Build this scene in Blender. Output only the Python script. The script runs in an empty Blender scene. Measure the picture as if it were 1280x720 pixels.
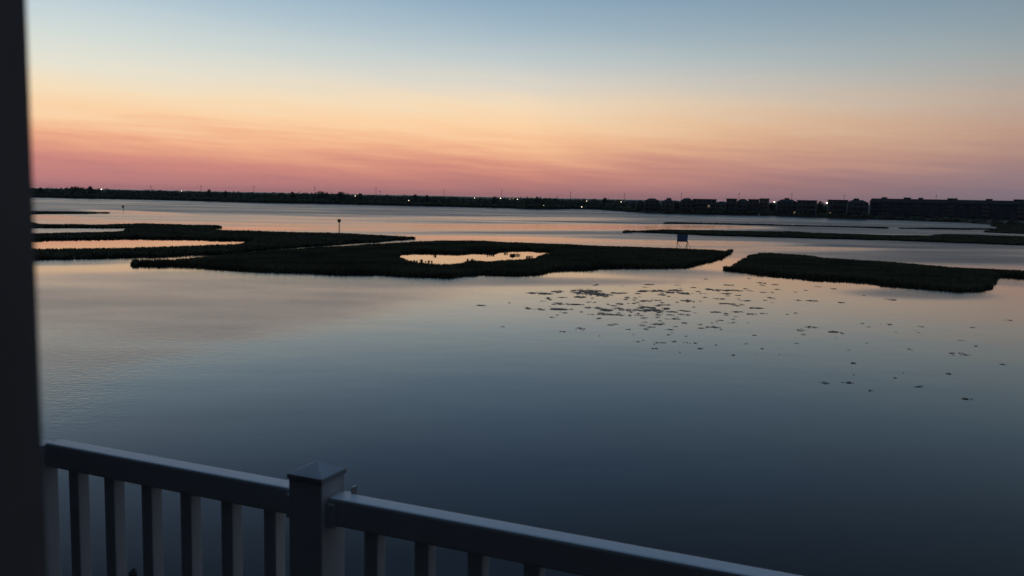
import bpy, bmesh, math, random
import numpy as np
from mathutils import Vector, Matrix, noise as mnoise
from mathutils.geometry import tessellate_polygon
R = math.radians
rnd = random.Random(7)
nrng = np.random.default_rng(11)
sc = bpy.context.scene
col = sc.collection

# ------------------------------------------------------------------ camera
H = 10.0                      # eye height above the water, metres
FPX = 1100.0                  # focal length in pixels of a 1280 px wide frame
PITCH, ROLL = R(5.92), R(1.146)
F_ = Vector((0, math.cos(PITCH), -math.sin(PITCH)))
U0 = Vector((0, math.sin(PITCH), math.cos(PITCH)))
R0 = Vector((1, 0, 0))
RT = R0 * math.cos(ROLL) + U0 * math.sin(ROLL)
UP = -R0 * math.sin(ROLL) + U0 * math.cos(ROLL)
EYE = Vector((0, 0, H))
cam_d = bpy.data.cameras.new('camera'); cam = bpy.data.objects.new('camera', cam_d)
col.objects.link(cam); sc.camera = cam
m = Matrix((RT, UP, -F_)).transposed().to_4x4(); m.translation = EYE
cam.matrix_world = m
cam_d.sensor_width = 36; cam_d.lens = FPX / 1280 * 36
cam_d.clip_start = 0.02; cam_d.clip_end = 40000
cam_d.dof.use_dof = True; cam_d.dof.focus_distance = 300; cam_d.dof.aperture_fstop = cam_d.lens / 2.8

def ray(px, py): return (F_ * FPX + RT * (px - 640) + UP * (360 - py)).normalized()
def at(px, py, z=0.0):
    """where the line of sight meets the level z"""
    d = ray(px, py); t = (z - H) / d.z
    return EYE + d * t
def proj(p):
    v = Vector(p) - EYE; d = v.dot(F_)
    return 640 + FPX * v.dot(RT) / d, 360 - FPX * v.dot(UP) / d

# ------------------------------------------------------------------ dusk sky (the sun has set)
def lin(h):
    h = h.lstrip('#'); c = [int(h[i:i + 2], 16) / 255 for i in (0, 2, 4)]
    return tuple(x / 12.92 if x <= .04045 else ((x + .055) / 1.055) ** 2.4 for x in c)
world = bpy.data.worlds.new('World'); sc.world = world; world.use_nodes = True
nt = world.node_tree; N = nt.nodes; L = nt.links; N.clear()
def nd(t, **kw):
    n = N.new(t)
    for k, v in kw.items(): setattr(n, k, v)
    return n
def mth(op, a, b=None, c=None, clamp=False):
    n = N.new('ShaderNodeMath'); n.operation = op; n.use_clamp = clamp
    for i, v in enumerate((a, b, c)):
        if v is None: continue
        if isinstance(v, (int, float)): n.inputs[i].default_value = v
        else: L.new(v, n.inputs[i])
    return n.outputs[0]
tc = nd('ShaderNodeTexCoord'); sp = nd('ShaderNodeSeparateXYZ'); L.new(tc.outputs['Generated'], sp.inputs[0])
X, Y, Z = sp.outputs
azi = mth('MULTIPLY', mth('ARCTAN2', X, Y), 57.2958)
ele = mth('MULTIPLY', mth('ARCSINE', Z), 57.2958)
# thin cloud streaks: a stretched noise that bends the bands of the afterglow
def streak(scale, sx, sz, rot=0.05):
    cmb = nd('ShaderNodeCombineXYZ')
    L.new(mth('MULTIPLY', azi, sx), cmb.inputs[0])
    L.new(mth('MULTIPLY', mth('ADD', ele, mth('MULTIPLY', azi, rot)), sz), cmb.inputs[1])
    n = nd('ShaderNodeTexNoise'); n.inputs['Scale'].default_value = scale; n.inputs['Detail'].default_value = 4
    n.inputs['Roughness'].default_value = .55
    L.new(cmb.outputs[0], n.inputs['Vector']); return mth('SUBTRACT', n.outputs['Fac'], .5)
s1 = streak(1.0, .05, .55, .09); s2 = streak(1.0, .16, 2.6, .035)
low = mth('MULTIPLY', mth('SUBTRACT', 1.0, mth('DIVIDE', ele, 9.0), clamp=True), mth('MULTIPLY', ele, .5, clamp=True))
bend = mth('ADD', mth('MULTIPLY', s1, 3.4), mth('MULTIPLY', s2, 1.7))
el2 = mth('ADD', ele, mth('MULTIPLY', bend, mth('ADD', .15, low)))
fac = mth('DIVIDE', el2, 90.0, clamp=True)
HI = [(17, '#6480a0'), (23, '#485d74'), (32, '#5b7697'), (60, '#6683a6'), (90, '#6683a6')]
def ramp(x, stops, hi=HI):
    r = nd('ShaderNodeValToRGB'); cr = r.color_ramp
    hor = 246 + .02 * (x - 640)
    pts = []
    for y, h in stops:
        e = math.degrees(math.atan((360 - y + .02 * (x - 640)) / FPX)) - 5.92
        pts.append((max(e, 0) / 90, lin(h)))
    pts += [(e / 90, lin(h)) for e, h in hi]
    pts.sort()
    while len(cr.elements) > 1: cr.elements.remove(cr.elements[-1])
    cr.elements[0].position = pts[0][0]; cr.elements[0].color = (*pts[0][1], 1)
    for p, c in pts[1:]:
        e = cr.elements.new(p); e.color = (*c, 1)
    L.new(fac, r.inputs[0]); return r.outputs[0]
rL = ramp(110, [(0, '#a5bdcb'), (35, '#bdcbcf'), (65, '#cdd4ce'), (95, '#ddd9c9'), (125, '#ecd5b3'), (153, '#f1c89f'), (170, '#e8ac88'), (188, '#d8957e'), (207, '#c5827a'), (234, '#ae7679')],
          [(14, '#8fa6ba'), (17, '#7489a2'), (23, '#53657b'), (32, '#5f7a99'), (60, '#6683a6'), (90, '#6683a6')])
rC = ramp(640, [(0, '#87a1b6'), (40, '#9db1bd'), (75, '#b9c2c3'), (105, '#d3ccc0'), (132, '#ead2b2'), (158, '#f2caa0'), (181, '#edb78d'), (200, '#da9b80'), (216, '#c78677'), (230, '#b47973'), (243, '#a07072')])
rR = ramp(1250, [(0, '#6f8799'), (50, '#84959f'), (80, '#919da1'), (110, '#a3a29e'), (140, '#b3a194'), (172, '#b69482'), (200, '#a4817a'), (224, '#8e767a'), (250, '#7a6c75')],
          [(17, '#586d81'), (23, '#435261'), (32, '#516a88'), (60, '#607f9f'), (90, '#6683a6')])
rD = ramp(640, [(130, '#50555e'), (200, '#4f5058'), (246, '#45464c')], [(23, '#363b43'), (60, '#3e4f63'), (90, '#6683a6')])
def mix(f, a, b):
    n = nd('ShaderNodeMix', data_type='RGBA'); L.new(f, n.inputs[0]); L.new(a, n.inputs[6]); L.new(b, n.inputs[7]); return n.outputs[2]
def mapr(v, a, b):
    n = nd('ShaderNodeMapRange', interpolation_type='SMOOTHSTEP')
    L.new(v, n.inputs[0]); n.inputs[1].default_value = a; n.inputs[2].default_value = b; return n.outputs[0]
def maplin(v, a, b):
    n = nd('ShaderNodeMapRange'); L.new(v, n.inputs[0]); n.inputs[1].default_value = a; n.inputs[2].default_value = b; return n.outputs[0]
c = mix(maplin(azi, -27, 0), rL, rC)
c = mix(maplin(azi, 0, 29), c, rR)
aab = mth('ABSOLUTE', mth('ADD', azi, 10))
c = mix(mapr(aab, 36, 82), c, rD)
sky = nd('ShaderNodeTexSky', sky_type='NISHITA'); sky.sun_disc = False
sky.sun_elevation = R(-3.0); sky.sun_rotation = R(-8); sky.altitude = 0
skm = nd('ShaderNodeVectorMath', operation='SCALE'); L.new(sky.outputs[0], skm.inputs[0]); skm.inputs['Scale'].default_value = .02
add = nd('ShaderNodeVectorMath', operation='ADD'); L.new(c, add.inputs[0]); L.new(skm.outputs[0], add.inputs[1])
bg = nd('ShaderNodeBackground'); L.new(add.outputs[0], bg.inputs[0]); bg.inputs[1].default_value = 1.10
wo = nd('ShaderNodeOutputWorld'); L.new(bg.outputs[0], wo.inputs[0])
sc.view_settings.view_transform = 'Standard'; sc.view_settings.look = 'None'
sc.view_settings.exposure = 0; sc.view_settings.gamma = 1
sc.cycles.max_bounces = 6; sc.cycles.transparent_max_bounces = 4

# ------------------------------------------------------------------ helpers
def tag(o, label=None, cat=None, group=None, kind=None):
    for k, v in (('label', label), ('category', cat), ('group', group), ('kind', kind)):
        if v: o[k] = v
    return o
def empty(name, loc, rz=0.0):
    o = bpy.data.objects.new(name, None); o.location = loc; o.rotation_euler.z = rz; col.objects.link(o); return o
class MB:
    def __init__(s): s.v = []; s.f = []
    def box(s, x0, x1, y0, y1, z0, z1):
        b = len(s.v)
        s.v += [(x, y, z) for z in (z0, z1) for x, y in ((x0, y0), (x1, y0), (x1, y1), (x0, y1))]
        s.f += [tuple(b + i for i in q) for q in ((3, 2, 1, 0), (4, 5, 6, 7), (0, 1, 5, 4), (1, 2, 6, 5), (2, 3, 7, 6), (3, 0, 4, 7))]
        return s
    def bar(s, p, q, r0, r1=None, n=8):
        r1 = r0 if r1 is None else r1
        p, q = Vector(p), Vector(q); d = (q - p).normalized()
        a = d.orthogonal().normalized(); c_ = d.cross(a); b = len(s.v)
        for o, r in ((p, r0), (q, r1)):
            for i in range(n):
                t = 2 * math.pi * i / n
                s.v.append(tuple(o + a * (r * math.cos(t)) + c_ * (r * math.sin(t))))
        s.f += [(b + i, b + (i + 1) % n, b + n + (i + 1) % n, b + n + i) for i in range(n)]
        s.f += [tuple(b + i for i in reversed(range(n))), tuple(b + n + i for i in range(n))]
        return s
    def blob(s, c_, r, n=10, m_=6, jit=.12, seed=0):
        rr = random.Random(seed); b = len(s.v)
        rings = []
        for j in range(1, m_):
            ph = math.pi * j / m_; ring = []
            for i in range(n):
                t = 2 * math.pi * i / n; k = 1 + rr.uniform(-jit, jit)
                ring.append(len(s.v)); s.v.append((c_[0] + r[0] * k * math.sin(ph) * math.cos(t), c_[1] + r[1] * k * math.sin(ph) * math.sin(t), c_[2] + r[2] * k * math.cos(ph)))
            rings.append(ring)
        top = len(s.v); s.v.append((c_[0], c_[1], c_[2] + r[2])); bot = len(s.v); s.v.append((c_[0], c_[1], c_[2] - r[2]))
        for i in range(n):
            j = (i + 1) % n
            s.f.append((top, rings[0][i], rings[0][j])); s.f.append((bot, rings[-1][j], rings[-1][i]))
            for k in range(len(rings) - 1): s.f.append((rings[k][i], rings[k + 1][i], rings[k + 1][j], rings[k][j]))
        return s
    def poly(s, pts):
        b = len(s.v); s.v += [tuple(p) for p in pts]; s.f.append(tuple(range(b, b + len(pts)))); return s
    def build(s, name, mat_, parent=None, bevel=0):
        me = bpy.data.meshes.new(name); me.from_pydata(s.v, [], s.f)
        if bevel:
            bm = bmesh.new(); bm.from_mesh(me)
            bmesh.ops.bevel(bm, geom=[e for e in bm.edges], offset=bevel, segments=2, affect='EDGES', profile=.6); bm.to_mesh(me); bm.free()
        me.materials.append(mat_); me.update()
        o = bpy.data.objects.new(name, me); col.objects.link(o)
        if parent: o.parent = parent
        return o
def tri_mesh(name, V, T, mat_, parent=None):
    """fast mesh from numpy vertex (n,3) and triangle (m,3) arrays"""
    me = bpy.data.meshes.new(name)
    me.vertices.add(len(V)); me.vertices.foreach_set('co', np.asarray(V, np.float32).ravel())
    me.loops.add(T.size); me.loops.foreach_set('vertex_index', T.astype(np.int32).ravel())
    me.polygons.add(len(T)); me.polygons.foreach_set('loop_start', np.arange(0, T.size, 3, dtype=np.int32))
    me.update(calc_edges=True); me.materials.append(mat_)
    o = bpy.data.objects.new(name, me); col.objects.link(o)
    if parent: o.parent = parent
    return o
def mat(name, base, rough=.8, var=.25, scale=3.0, bump=0.0, metallic=0, dark=None, stretch=(1, 1, 1)):
    m_ = bpy.data.materials.new(name); m_.use_nodes = True; t = m_.node_tree; b = t.nodes['Principled BSDF']
    tx = t.nodes.new('ShaderNodeTexCoord'); mp = t.nodes.new('ShaderNodeMapping'); mp.inputs['Scale'].default_value = stretch
    t.links.new(tx.outputs['Object'], mp.inputs[0])
    n = t.nodes.new('ShaderNodeTexNoise'); n.inputs['Scale'].default_value = scale; n.inputs['Detail'].default_value = 5
    t.links.new(mp.outputs[0], n.inputs['Vector'])
    r = t.nodes.new('ShaderNodeValToRGB'); t.links.new(n.outputs['Fac'], r.inputs[0])
    lo = dark or tuple(x * (1 - var) for x in base); hi = base if dark else tuple(min(1, x * (1 + var)) for x in base)
    r.color_ramp.elements[0].position = .35; r.color_ramp.elements[1].position = .65
    r.color_ramp.elements[0].color = (*lo, 1); r.color_ramp.elements[1].color = (*hi, 1)
    t.links.new(r.outputs[0], b.inputs['Base Color'])
    b.inputs['Roughness'].default_value = rough; b.inputs['Metallic'].default_value = metallic
    if bump:
        bp = t.nodes.new('ShaderNodeBump'); bp.inputs['Strength'].default_value = bump; bp.inputs['Distance'].default_value = .02
        t.links.new(n.outputs['Fac'], bp.inputs['Height']); t.links.new(bp.outputs[0], b.inputs['Normal'])
    return m_
M = {}
M['mud'] = mat('mud', (.035, .028, .02), .9, .3, .6)
M['grass'] = mat('marsh_grass', (.075, .082, .036), .8, .4, .12)
M['leaf'] = mat('tree_foliage', (.05, .065, .03), .85, .35, .3)
M['bark'] = mat('bark', (.06, .045, .035), .9, .3, 3)
M['ground'] = mat('shore_ground', (.06, .06, .04), .95, .3, .05)
M['weed'] = mat('floating_weed', (.035, .032, .02), .5, .4, 2)
M['pvc'] = mat('white_vinyl', (.72, .73, .74), .38, .03, 6, .03)
M['pvc2'] = mat('white_vinyl_cap', (.46, .47, .48), .3, .12, 14, .04)
M['dark_trim'] = mat('charcoal_trim', (.19, .195, .205), .75, .15, 9, .1)
M['deck'] = mat('deck_board', (.06, .055, .05), .8, .3, 5, .2, stretch=(1, 12, 1))
M['siding'] = mat('dark_siding', (.075, .077, .08), .8, .15, 2)
M['wood'] = mat('weathered_wood', (.07, .055, .04), .9, .35, 4, .2, stretch=(1, 1, .2))
M['board'] = mat('sign_board_back', (.10, .17, .30), .7, .15, 1.5)
M['sign_dark'] = mat('dark_marker_board', (.03, .03, .03), .7, .2, 3)
M['metal'] = mat('grey_metal', (.12, .12, .12), .5, .2, 2)
M['wallA'] = mat('grey_shingle', (.13, .145, .165), .85, .18, .8)
M['wallB'] = mat('tan_siding', (.24, .235, .225), .85, .12, .8)
M['wallC'] = mat('slate_siding', (.13, .15, .18), .85, .15, .8)
M['condo'] = mat('navy_shingle', (.06, .07, .09), .85, .25, .25)
M['trim'] = mat('pale_trim', (.24, .25, .26), .7, .08, 1)
M['roof'] = mat('asphalt_shingle', (.045, .045, .048), .9, .25, .8)
M['stone'] = mat('bulkhead_timber', (.06, .05, .04), .9, .3, .6)
M['boat'] = mat('white_gelcoat', (.75, .75, .75), .3, .04, 1)
def glass():
    m_ = bpy.data.materials.new('dusk_glass'); m_.use_nodes = True; b = m_.node_tree.nodes['Principled BSDF']
    b.inputs['Base Color'].default_value = (.02, .025, .03, 1); b.inputs['Roughness'].default_value = .12; return m_
M['glass'] = glass()
def glow(name, colr, s):
    m_ = bpy.data.materials.new(name); m_.use_nodes = True; b = m_.node_tree.nodes['Principled BSDF']
    b.inputs['Emission Color'].default_value = (*colr, 1); b.inputs['Emission Strength'].default_value = s
    b.inputs['Base Color'].default_value = (.5, .5, .5, 1); return m_
M['lamp'] = glow('lamp_glow', (1, .80, .56), 4.5); M['lamp_dim'] = glow('dim_lamp_glow', (1, .66, .36), 1.3)
M['invented_glow'] = glow('invented_pane_glow', (1, .70, .40), .12)  # made-up glow on a few house panes, no lit window known there

# ------------------------------------------------------------------ water
def fbm(x, y, seed=0, octv=4):
    """periodic-free value noise, vectorised"""
    out = np.zeros_like(x, dtype=float); amp = 1; tot = 0
    for o in range(octv):
        xi = np.floor(x).astype(np.int64); yi = np.floor(y).astype(np.int64); fx = x - xi; fy = y - yi
        fx = fx * fx * (3 - 2 * fx); fy = fy * fy * (3 - 2 * fy)
        def h(a, b):
            n = (a * 374761393 + b * 668265263 + (seed + o * 17) * 982451653) & 0xffffffff
            n = ((n ^ (n >> 13)) * 1274126177) & 0xffffffff
            return ((n ^ (n >> 16)) & 0xffff) / 65535.0
        v = (h(xi, yi) * (1 - fx) + h(xi + 1, yi) * fx) * (1 - fy) + (h(xi, yi + 1) * (1 - fx) + h(xi + 1, yi + 1) * fx) * fy
        out += amp * v; tot += amp; amp *= .5; x = x * 2.03 + 5.1; y = y * 2.03 + 1.7
    return out / tot
def sstep(v, a, b):
    t = np.clip((v - a) / (b - a), 0, 1); return t * t * (3 - 2 * t)
rr_ = np.geomspace(4, 1200, 560); rr_ = np.concatenate([[0.01], rr_, np.geomspace(1300, 30000, 24)])
nth = 640
th = np.concatenate([np.linspace(-48, 48, 560), np.linspace(48, 312, nth - 560 + 2)[1:-1]]) * math.pi / 180
nth = len(th)
RR, TH = np.meshgrid(rr_, th, indexing='ij')
WX = RR * np.sin(TH); WY = RR * np.cos(TH)
V = np.stack([WX, WY, np.zeros_like(WX)], -1).reshape(-1, 3)
i = np.arange(len(rr_) - 1)[:, None] * nth; j = np.arange(nth)[None, :]; j2 = (j + 1) % nth
a_, b_, c_, d_ = (i + j).ravel(), (i + nth + j).ravel(), (i + nth + j2).ravel(), (i + j2).ravel()
T = np.concatenate([np.stack([a_, d_, b_], 1), np.stack([b_, d_, c_], 1)])
# wind: how much the surface is ruffled at each place
RUFF = []   # (px, py, halfwidth px, halfheight px, amount) -> an ellipse on the water at its real place
def ell(px, py, hw, hh, amt):
    p = at(px, py); a = at(px - hw, py); b = at(px + hw, py); n = at(px, py - hh); s = at(px, py + hh)
    return (p.x, p.y, (b - a).length / 2, (n - s).length / 2, math.atan2(b.y - a.y, b.x - a.x), amt)
base = sstep(RR, 95, 330) * .75 + .02
st = fbm(WX / 120 + 3, WY / 22, 5, 4); st2 = fbm(WX / 40 + 9, WY / 9, 8, 3)
ruff = base + sstep(RR, 120, 300) * ((st - .5) * 1.9 + (st2 - .5) * .5)
for (px, py, hw, hh, tgt, wgt) in [       # target ruffle and how firmly it holds there
    (150, 254, 500, 6, .75, .85), (620, 264, 460, 6, .85, .9), (1000, 274, 330, 6, .9, .9),
    (200, 273, 330, 8, .40, .9), (40, 270, 60, 4, .22, .8), (320, 285.5, 70, 2.0, .06, .9), (430, 279, 170, 4, .34, .8),
    (165, 265, 35, 3, .18, .8), (640, 273, 170, 2.2, .24, .7),
    (720, 284, 240, 4.0, .05, .95), (640, 292, 210, 2.4, .35, .8), (560, 297, 160, 2.6, .08, .9), (740, 300, 200, 3, .10, .9),
    (720, 291, 240, 1.8, .9, .85), (900, 283.5, 60, 2.2, .08, .9), (1130, 289, 200, 2.5, .8, .9),
    (850, 297, 130, 3, .8, .85), (1110, 304, 240, 6, .95, .95), (1160, 319, 190, 9, .85, .9), (900, 304, 110, 3, .10, .7), (1000, 311, 110, 2.5, .12, .7),
    (935, 333, 60, 16, .0, .95), (100, 321, 80, 5, .35, .8),
    (60, 328, 110, 4, .6, .8), (560, 352, 330, 6, .75, .8), (240, 343, 180, 4, .5, .7), (840, 342, 90, 6, .55, .8), (1150, 368, 90, 6, .6, .8), (1260, 354, 40, 5, .5, .7),
    (800, 400, 260, 46, .0, .9), (1100, 420, 220, 40, .0, .9)]:
    cx, cy, sx, sy, an, _ = ell(px, py, hw, hh, 0)
    dx, dy = WX - cx, WY - cy; ca, sa = math.cos(an), math.sin(an)
    u = (dx * ca + dy * sa) / sx; v = (-dx * sa + dy * ca) / sy
    k = wgt * np.exp(-(u * u + v * v) ** 2.2)
    ruff = ruff * (1 - k) + k * (tgt + (.10 + .5 * tgt) * ((st2 - .5) * 1.2 + (st - .5) * .8))
# the light breeze on the near left: a patch of fine ripples that ends at a soft curved front
fr = [at(x, y) for x, y in [(-80, 585), (40, 560), (110, 530), (150, 507), (200, 481), (300, 456), (400, 427), (470, 408), (560, 388), (650, 374), (760, 366)]]
fa = np.array([math.atan2(p.x, p.y) for p in fr]); fd = np.array([math.hypot(p.x, p.y) for p in fr])
AZ = np.arctan2(WX, WY); RB = np.interp(AZ, fa, fd) * (1 + .22 * (fbm(WX / 14, WY / 9, 21, 4) - .5))
bz = sstep(RR, RB * .86, RB * 1.30) * (1 - sstep(RR, 98, 125)) * (1 - sstep(AZ, fa[-5], fa[-1])) * (np.abs(AZ) < 1.2)
ruff = ruff * (1 - bz) + bz * ((.40 - .02 * sstep(-RR, -75, -38)) * (.55 + .9 * fbm(WX / 16, WY / 7, 33, 4)))
def inpoly_np(P, x, y):
    """P (n,2); point-in-polygon by crossing parity"""
    res = np.zeros(x.shape, bool); n = len(P)
    for k in range(n):
        x0, y0 = P[k]; x1, y1 = P[(k + 1) % n]
        if y0 == y1: continue
        c1 = (y0 > y) != (y1 > y)
        res ^= c1 & (x < (x1 - x0) * (y - y0) / (y1 - y0) + x0)
    return res
RUFFLE = [ruff, WX, WY]    # pools of still water are cut out below

def water_mat():
    m_ = bpy.data.materials.new('bay_water'); m_.use_nodes = True; t = m_.node_tree; b = t.nodes['Principled BSDF']
    b.inputs['Base Color'].default_value = (.006, .010, .013, 1); b.inputs['IOR'].default_value = 1.333
    at_ = t.nodes.new('ShaderNodeAttribute'); at_.attribute_name = 'ruffle'; r = at_.outputs['Fac']
    g = t.nodes.new('ShaderNodeNewGeometry')
    def m2(op, a, b_=None, cl=False):
        n = t.nodes.new('ShaderNodeMath'); n.operation = op; n.use_clamp = cl
        for i_, v in enumerate((a, b_)):
            if v is None: continue
            if isinstance(v, (int, float)): n.inputs[i_].default_value = v
            else: t.links.new(v, n.inputs[i_])
        return n.outputs[0]
    def nz(scale, st_, det=2, ro=.5):
        mp = t.nodes.new('ShaderNodeMapping'); mp.inputs['Scale'].default_value = st_; t.links.new(g.outputs['Position'], mp.inputs[0])
        n = t.nodes.new('ShaderNodeTexNoise'); n.inputs['Scale'].default_value = scale; n.inputs['Detail'].default_value = det
        n.inputs['Roughness'].default_value = ro
        t.links.new(mp.outputs[0], n.inputs['Vector']); return n.outputs['Fac']
    waves = m2('ADD', m2('MULTIPLY', nz(1.6, (1, 1.4, 1), 3), .30), m2('MULTIPLY', nz(5.5, (1, 1.2, 1), 2), .22))
    swell = nz(.12, (1, 1.6, 1), 2)
    hgt = m2('ADD', m2('MULTIPLY', waves, m2('ADD', m2('MULTIPLY', r, .13), .0016)), m2('MULTIPLY', swell, .012))
    bp = t.nodes.new('ShaderNodeBump'); bp.inputs['Strength'].default_value = 1; bp.inputs['Distance'].default_value = 1
    t.links.new(hgt, bp.inputs['Height']); t.links.new(bp.outputs[0], b.inputs['Normal'])
    t.links.new(m2('ADD', m2('MULTIPLY', r, .38), .02), b.inputs['Roughness'])
    return m_
M['water'] = water_mat()
water = tri_mesh('water', V, T, M['water']); tag(water, kind='structure')

# ------------------------------------------------------------------ marsh islands
GH = .62      # height of the grass tops above the water
def resample(pts, step):
    out = []
    n = len(pts)
    for k in range(n):
        p, q = pts[k], pts[(k + 1) % n]; d = math.dist(p, q); m_ = max(1, int(d / step))
        for s in range(m_): out.append((p[0] + (q[0] - p[0]) * s / m_, p[1] + (q[1] - p[1]) * s / m_))
    return out
def ragged(pts, seed):
    """world outline with bays and tufts of natural size"""
    P = []
    for x, y in pts:
        d = math.hypot(x, y); a = max(.35, min(1.6, d / 200)) 
        nx = mnoise.noise((x * .22, y * .22, seed)) * a + mnoise.noise((x * .9, y * .9, seed + 4)) * a * .15
        ny = mnoise.noise((x * .22, y * .22, seed + 9)) * a * 1.8 + mnoise.noise((x * .9, y * .9, seed + 13)) * a * .22
        P.append((x + nx, y + ny))
    return P
def outline(far, near, ny=0.0, nz=0.0, seed=0, step=1.6, fz=GH):
    pts = [at(q[0], q[1], q[2] if len(q) > 2 else fz) for q in far] + [at(x, y - ny, nz) for x, y in near]
    return ragged(resample([(p.x, p.y) for p in pts], step), seed)
ISL = []
def island(far, near, pools=(), seed=1, ny=2.0, dens=4.0, step=1.6, size=1.0):
    out = outline(far, near, ny, seed=seed, step=step)
    holes = [outline(n_, f_, 0, 0 if True else 0, seed + 5 + k, min(step, 1.0), 0.0) for k, (n_, f_) in enumerate([])]
    for k, (pf, pn) in enumerate(pools):       # far rim seen at the water, near rim seen over the grass tops
        pts = [at(x, y, 0) for x, y in pf] + [at(x, y, GH) for x, y in pn]
        holes.append(ragged(resample([(p.x, p.y) for p in pts], 1.0), seed + 21 + k))
    z0 = .14
    loops = [out] + holes
    flat = [Vector((x, y, 0)) for lp in loops for x, y in lp]
    tris = tessellate_polygon([[Vector((x, y, 0)) for x, y in lp] for lp in loops])
    n = len(flat); verts = [(v.x, v.y, z0) for v in flat] + [(v.x, v.y, -.8) for v in flat]
    faces = [tuple(t_) for t_ in tris]
    b = 0
    for lp in loops:
        k = len(lp)
        for q in range(k): faces.append((b + q, b + (q + 1) % k, n + b + (q + 1) % k, n + b + q))
        b += k
    me = bpy.data.meshes.new('marsh_island'); me.from_pydata(verts, [], faces); me.materials.append(M['mud'])
    bm = bmesh.new(); bm.from_mesh(me); bmesh.ops.recalc_face_normals(bm, faces=bm.faces); bm.to_mesh(me); bm.free()
    o = bpy.data.objects.new('marsh_island', me); col.objects.link(o); tag(o, kind='structure')
    # where the grass stands
    O = np.array(out); lo, hi = O.min(0), O.max(0)
    area = (hi - lo).prod(); npt = int(min(area * dens, 900000))
    xs = nrng.uniform(lo[0], hi[0], npt); ys = nrng.uniform(lo[1], hi[1], npt)
    ok = inpoly_np(O, xs, ys)
    xs, ys = xs[ok], ys[ok]
    # extra tufts along every edge
    ex, ey = [], []
    for lp in loops:
        for q in range(len(lp)):
            p0, p1 = lp[q], lp[(q + 1) % len(lp)]; ln = math.dist(p0, p1)
            for _ in range(max(1, int(ln * 7 * min(1, dens)))):
                s = rnd.random(); ex.append(p0[0] + (p1[0] - p0[0]) * s + rnd.gauss(0, .12)); ey.append(p0[1] + (p1[1] - p0[1]) * s + rnd.gauss(0, .12))
    hs = np.ones(len(xs)); keep = np.ones(len(xs), bool)
    for hp in holes: keep &= ~inpoly_np(np.array(hp), xs, ys)
    xs, ys, hs = xs[keep], ys[keep], hs[keep]
    xs = np.concatenate([xs, ex]); ys = np.concatenate([ys, ey]); hs = np.concatenate([hs, nrng.uniform(.35, .8, len(ex))])
    ISL.append((loops, o))
    grass(xs, ys, hs, size)
def grass(xs, ys, hs, size=1.0, blades=4, z0=.1):
    n = len(xs)
    if not n: return
    hgt = (GH - z0) * (.84 + .30 * fbm(xs / 9, ys / 9, 3, 3)) * hs
    Vs, Ts = [], []
    for k in range(blades):
        a = nrng.uniform(0, 2 * np.pi, n); lean = nrng.uniform(.03, .26, n) * size; off = nrng.uniform(0, .24, n) * size
        w = nrng.uniform(.03, .07, n) * size; ht = hgt * nrng.uniform(.78, 1.06, n)
        cx = xs + np.cos(a) * off; cy = ys + np.sin(a) * off; px, py = -np.sin(a) * w, np.cos(a) * w
        p0 = np.stack([cx - px, cy - py, np.full(n, z0 - .1)], 1); p1 = np.stack([cx + px, cy + py, np.full(n, z0 - .1)], 1)
        mx = cx + np.cos(a) * lean * .4; my = cy + np.sin(a) * lean * .4; mz = z0 + ht * .6
        p2 = np.stack([mx + px, my + py, mz], 1); p3 = np.stack([mx - px, my - py, mz], 1)
        p4 = np.stack([cx + np.cos(a) * lean, cy + np.sin(a) * lean, z0 + ht], 1)
        b = k * n * 5; idx = b + np.arange(n) * 5
        Vs.append(np.stack([p0, p1, p2, p3, p4], 1).reshape(-1, 3))
        Ts += [np.stack([idx, idx + 1, idx + 2], 1), np.stack([idx, idx + 2, idx + 3], 1), np.stack([idx + 3, idx + 2, idx + 4], 1)]
    o = tri_mesh('marsh_grass', np.concatenate(Vs), np.concatenate(Ts), M['grass'])
    tag(o, kind='stuff')

# upper left marsh with its two sheets of still water
island([(-60, 276), (35, 277), (50, 279), (120, 280), (180, 278.5), (210, 279.3), (272, 280.8), (277, 282), (276, 284.4, 0), (262, 285.4, 0), (258, 286.2, 0), (275, 286.4), (300, 287.2), (330, 288.3), (380, 289.5), (430, 290.6), (480, 293.0), (516, 295.6)],
       [(517, 298.9), (500, 300.8), (470, 303.2), (430, 305.4), (400, 307.8),
        (350, 311.2), (300, 315.8), (275, 318.2), (240, 319), (215, 320), (200, 321), (130, 323.5), (60, 325), (-60, 326)],
       [([(-50, 285), (60, 285), (120, 285.3), (161, 285.5)], [(162, 287), (140, 288.5), (100, 289.5), (40, 291), (-50, 291.5)]),
        ([(-50, 300.5), (45, 299.5), (60, 298.6), (100, 298), (180, 297.5), (250, 298.5), (310, 300), (326, 300.8)],
         [(300, 303.5), (250, 305.5), (200, 307), (150, 308.5), (100, 309), (50, 309.5), (-50, 309.5)])], seed=3, ny=1.0, dens=3.2, step=2.5, size=1.7)
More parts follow.
